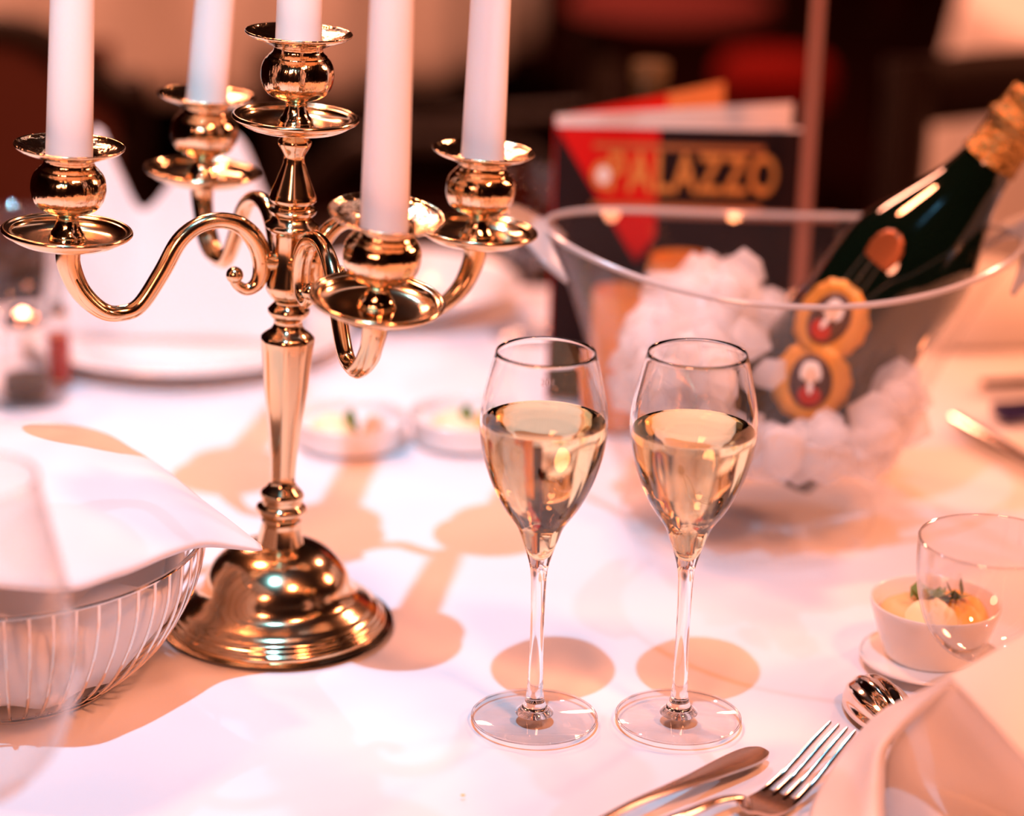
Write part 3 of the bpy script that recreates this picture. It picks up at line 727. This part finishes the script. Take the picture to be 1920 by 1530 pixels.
e0 = Vector(c3[0][:3]); dd = (Vector(c3[0][:3])-Vector(c3[6][:3])); dd.z = 0; dd.normalize()
v, f = sphere((0,0,0), 1, 32, 16); v = [(x*.030, y*.019, (min(z,0)*.008 if z < 0 else -z*.0) + .0082) for x,y,z in v]
M = Matrix.Translation(Vector((e0.x,e0.y,0)) + dd*.028) @ Matrix.Rotation(math.atan2(dd.y, dd.x), 4, 'Z')
o = MB().add(v, [q for q in f], M=M).build('bowl', STEEL, sp)
# bowl of the dessert spoon behind the napkin
q0 = Q(1640,1362,0); s2 = thing('dessert_spoon', 'upturned shiny spoon bowl poking out from behind the folded napkin', 'spoon', (q0.x, q0.y, T+.001))
d = Vector((.30,-.95,0)).normalized()
v, f = sphere((0,0,0), 1, 96, 40); v = [(z, x, y) for x, y, z in v]
v = [(x*.030, y*.0155*(1+.03*math.cos(10*math.atan2(z,y))), max(z, -.05)*.0165*(1+.04*math.cos(10*math.atan2(z,y)))) for x,y,z in v]
M = Matrix.Translation(Vector((.004,.012,.001))) @ Matrix.Rotation(math.atan2(d.y, d.x), 4, 'Z')
MB().add(v, f, M=M).build('bowl', STEEL, s2)
MB().add(*tube([Vector((.004,.012,.006))+d*.026, Vector((.004,.012,.008))+d*.045, Vector((.004,.012,.004))+d*.10], [.004,.0028,.004], 12, flat=.6)).build('handle', STEEL, s2)
# cutlery blurred at the right edge
def knife(label, a, b, w, group):
    a = Vector(a); b = Vector(b); L_ = (b-a).length; t = thing('knife', label, 'knife', a, (0,0,math.atan2((b-a).y,(b-a).x)), group)
    MB().add(*tube([(0,0,.006),(L_*.2,0,.006),(L_*.45,0,.006)], [w*.6,w*.7,w*.5], 12, flat=.6)).build('handle', STEEL, t)
    o = MB().add([(L_*.44,-w*.4,.005),(L_*.44,w*.5,.005),(L_*.6,w*.7,.005),(L_*.9,w*.6,.005),(L_,-w*.2,.005),(L_*.8,-w*.5,.005)], [(0,1,2,3,4,5)]).build('blade', STEEL, t, smooth=False); thick(o, .0012)
knife('blurred knife at the right edge beside the ice bucket, nearer one', tuple(Q(1790,800)), tuple(Q(2150,1010)), .009, 'knives at the right edge')
knife('blurred knife at the right edge beside the ice bucket, farther one', tuple(Q(1835,735)), tuple(Q(2200,720)), .009, 'knives at the right edge')
c = Q(1905,785); o = MB().add(*box(-.016,.016,-.010,.010,0,.009)).build('wrapped_chocolate', [mat('blue_foil', (.03,.02,.10), .3, .6)], smooth=False); o.location = (c.x, c.y, T+.0015); o.rotation_euler = (0,0,.3)
md = o.modifiers.new('b','BEVEL'); md.width = .003; md.segments = 3
tag(o, 'small dark blue wrapped sweet at the right edge of the table', 'sweet')
# folded cloth on right edge
rows = []
for dy, zt in ((-.05,0),(-.045,.5),(-.02,.9),(.02,1),(.05,.6),(.06,0)):
    rows.append([(x, 1.80+dy+.15*(x-.36), T+.002+zt*h_) for x, h_ in ((.315,.02),(.335,.045),(.37,.052),(.42,.040),(.48,.03))])
v, f = patch(rows, 4); o = MB().add(v, f).build('napkin', NAPK, sharp=0); thick(o, .0008)
tag(o, 'blurred white napkin heaped at the right edge behind the ice bucket', 'napkin')

# ---------------------------------------------------------------- folded napkin, lower right
def sheet(grid, n=6): return patch([[tuple(P(*g_)) for g_ in r_] for r_ in grid], n)
mb = MB()
# left panel: outer edge to the soft bend at its right
mb.add(*sheet([[(1500,1640,.925),(1575,1640,.912),(1640,1640,.905),(1672,1640,.925)],
               [(1522,1515,.985),(1580,1530,.962),(1638,1530,.945),(1660,1530,.965)],
               [(1556,1450,1.000),(1600,1460,.980),(1640,1460,.960),(1658,1460,.978)],
               [(1590,1400,1.015),(1622,1400,.995),(1648,1405,.970),(1662,1408,.985)],
               [(1648,1338,1.005),(1665,1350,.992),(1680,1365,.975),(1690,1372,.985)],
               [(1712,1303,.985),(1722,1312,.978),(1730,1320,.970),(1738,1326,.975)],
               [(1778,1270,.955),(1780,1274,.954),(1782,1278,.953),(1785,1282,.953)]], 5))
# recessed panel in shade
mb.add(*sheet([[(1783,1276,.958),(1850,1345,.927),(1925,1425,.882),(2000,1500,.845)],
               [(1738,1322,.992),(1800,1390,.985),(1890,1460,.960),(1990,1530,.93)],
               [(1690,1374,.998),(1750,1440,.996),(1860,1500,.985),(1970,1560,.96)],
               [(1662,1430,.992),(1725,1480,.995),(1850,1520,.990),(1960,1575,.965)],
               [(1655,1565,.966),(1720,1565,.971),(1845,1570,.969),(1950,1600,.955)]], 5))
# right flap, in the light
mb.add(*sheet([[(1778,1270,.955),(1850,1230,.965),(1925,1187,.975),(2010,1140,.985)],
               [(1790,1282,.948),(1868,1262,.945),(1940,1245,.945),(2020,1215,.95)],
               [(1830,1322,.925),(1890,1335,.910),(1960,1350,.900),(2040,1360,.895)],
               [(1925,1425,.868),(1960,1440,.860),(2010,1460,.850),(2080,1480,.84)]], 5))
o = mb.build('napkin', NAPK, sharp=0); thick(o, .0011)
tag(o, 'stiff pinkish white napkin folded upright in the lower right corner', 'napkin')
v, f = sphere((0,0,0), 1, 8, 6); c = Q(868,1495); o = MB().add([(x*.0012,y*.0007,z*.0005+.0006) for x,y,z in v], f).build('crumb', mat('yellow_crumb', (.8,.5,.08), .7)); o.location = (c.x,c.y,T+.0005)
tag(o, 'tiny yellow crumb on the tablecloth near the bottom edge', 'crumb')

# ---------------------------------------------------------------- chairs in the background
def chair(label, x, y, rz, seatm=DARKWOOD, wide=.44, hb=.93, group='dark dining chairs', splat=True):
    t = thing('dining_chair', label, 'chair', (x, y, 0), (0,0,rz), group)
    w = wide/2
    MB().add(*lathe([(0,.43),(w*.95,.43),(w,.445),(w*.95,.47),(0,.475)], 40)).build('seat', seatm, t)
    for sx in (-1,1):
        MB().add(*tube([(sx*w*.75,w*.7,.0),(sx*w*.7,w*.65,.44)], [.014,.019], 10)).build('leg', DARKWOOD, t)
        MB().add(*tube([(sx*w*.75,-w*.9,.0),(sx*w*.7,-w*.75,.44)], [.014,.019], 10)).build('leg', DARKWOOD, t)
    bow = spline([(-w*.9,-w*.70,.44),(-w*1.0,-w*.85,.68),(-w*.92,-w*.95,hb-.08),(-w*.5,-w*1.0,hb-.01),(0,-w*1.02,hb),(w*.5,-w*1.0,hb-.01),(w*.92,-w*.95,hb-.08),(w*1.0,-w*.85,.68),(w*.9,-w*.70,.44)],6)
    MB().add(*tube(bow, .022, 12)).build('back_frame', DARKWOOD, t)
    MB().add(*tube(spline([(-w*.95,-w*.86,.62),(0,-w*.95,.60),(w*.95,-w*.86,.62)],6), .013, 10)).build('back_rail', DARKWOOD, t)
    return t
t = chair('dark chair with solid low back at the upper left, behind the leftmost candle', -.715, 3.12, R(2), wide=.46, hb=.775)
rows = [[(x, -.205-.03*(1-(x/.2)**2), z) for x in (-.205,-.1,0,.1,.205)] for z in (.50,.60,.70,.755)]
v, f = patch(rows, 4); o = MB().add(v, f).build('back_panel', mat('brown_red_upholstery', (.09,.02,.013), .8), t); thick(o, .03)
chair('dark chair behind the candelabra, middle of the background', -.12, 3.05, R(178), wide=.46, hb=.56)
chair('dark red seated chair high above the brochure, far in the background', .32, 5.25, R(170), REDVEL, wide=.46, hb=.78)
rb = thing('stool', 'round stool with red cushion far behind the brochure', 'stool', (.505, 4.75, 0))
MB().add(*lathe(spline([(0,.34),(.10,.34),(.115,.37),(.115,.41),(.09,.435),(0,.44)],4), 40)).build('cushion', mat('red_cushion', (.13,.003,.002), .9, spec=.1), rb)
for a in (.6, 2.2, 3.8, 5.4): MB().add(*tube([(.12*math.cos(a),.12*math.sin(a),0),(.07*math.cos(a),.07*math.sin(a),.35)], .013, 10)).build('leg', DARKWOOD, rb)
# the nearer chair at right with a broad curved top rail
t = thing('dining_chair', 'dark chair with broad curved top rail at right, seen behind the bottle neck', 'chair', (.585, 2.33, 0), (0,0,R(-4)), 'dark dining chairs')
MB().add(*lathe([(0,.42),(.215,.42),(.22,.44),(.215,.465),(0,.47)], 40), M=Matrix.Translation(Vector((0,-.22,0)))).build('seat', DARKWOOD, t)
for sx in (-1, 1):
    MB().add(*tube([(sx*.18,-.38,.0),(sx*.16,-.36,.43)], [.014,.019], 10)).build('leg', DARKWOOD, t)
    MB().add(*tube([(sx*.20,.03,.0),(sx*.19,-.02,.43)], [.016,.020], 10)).build('leg', DARKWOOD, t)
    MB().add(*tube([(sx*.19,-.02,.42),(sx*.205,.0,.62),(sx*.20,.03,.86)], [.024,.030,.030], 12, flat=.6)).build('back_post', DARKWOOD, t)
rows = []
for z, o_ in ((.800,0),(.815,-.010),(.850,-.012),(.872,0),(.850,.012),(.815,.010),(.800,0)):
    rows.append([(x, .035+.05*(1-(x/.23)**2)+o_, z-.02*(x/.23)**2) for x in (-.23,-.15,-.05,.05,.15,.23)])
v, f = patch(rows, 5); MB().add(v, f).build('top_rail', DARKWOOD, t, sharp=0)
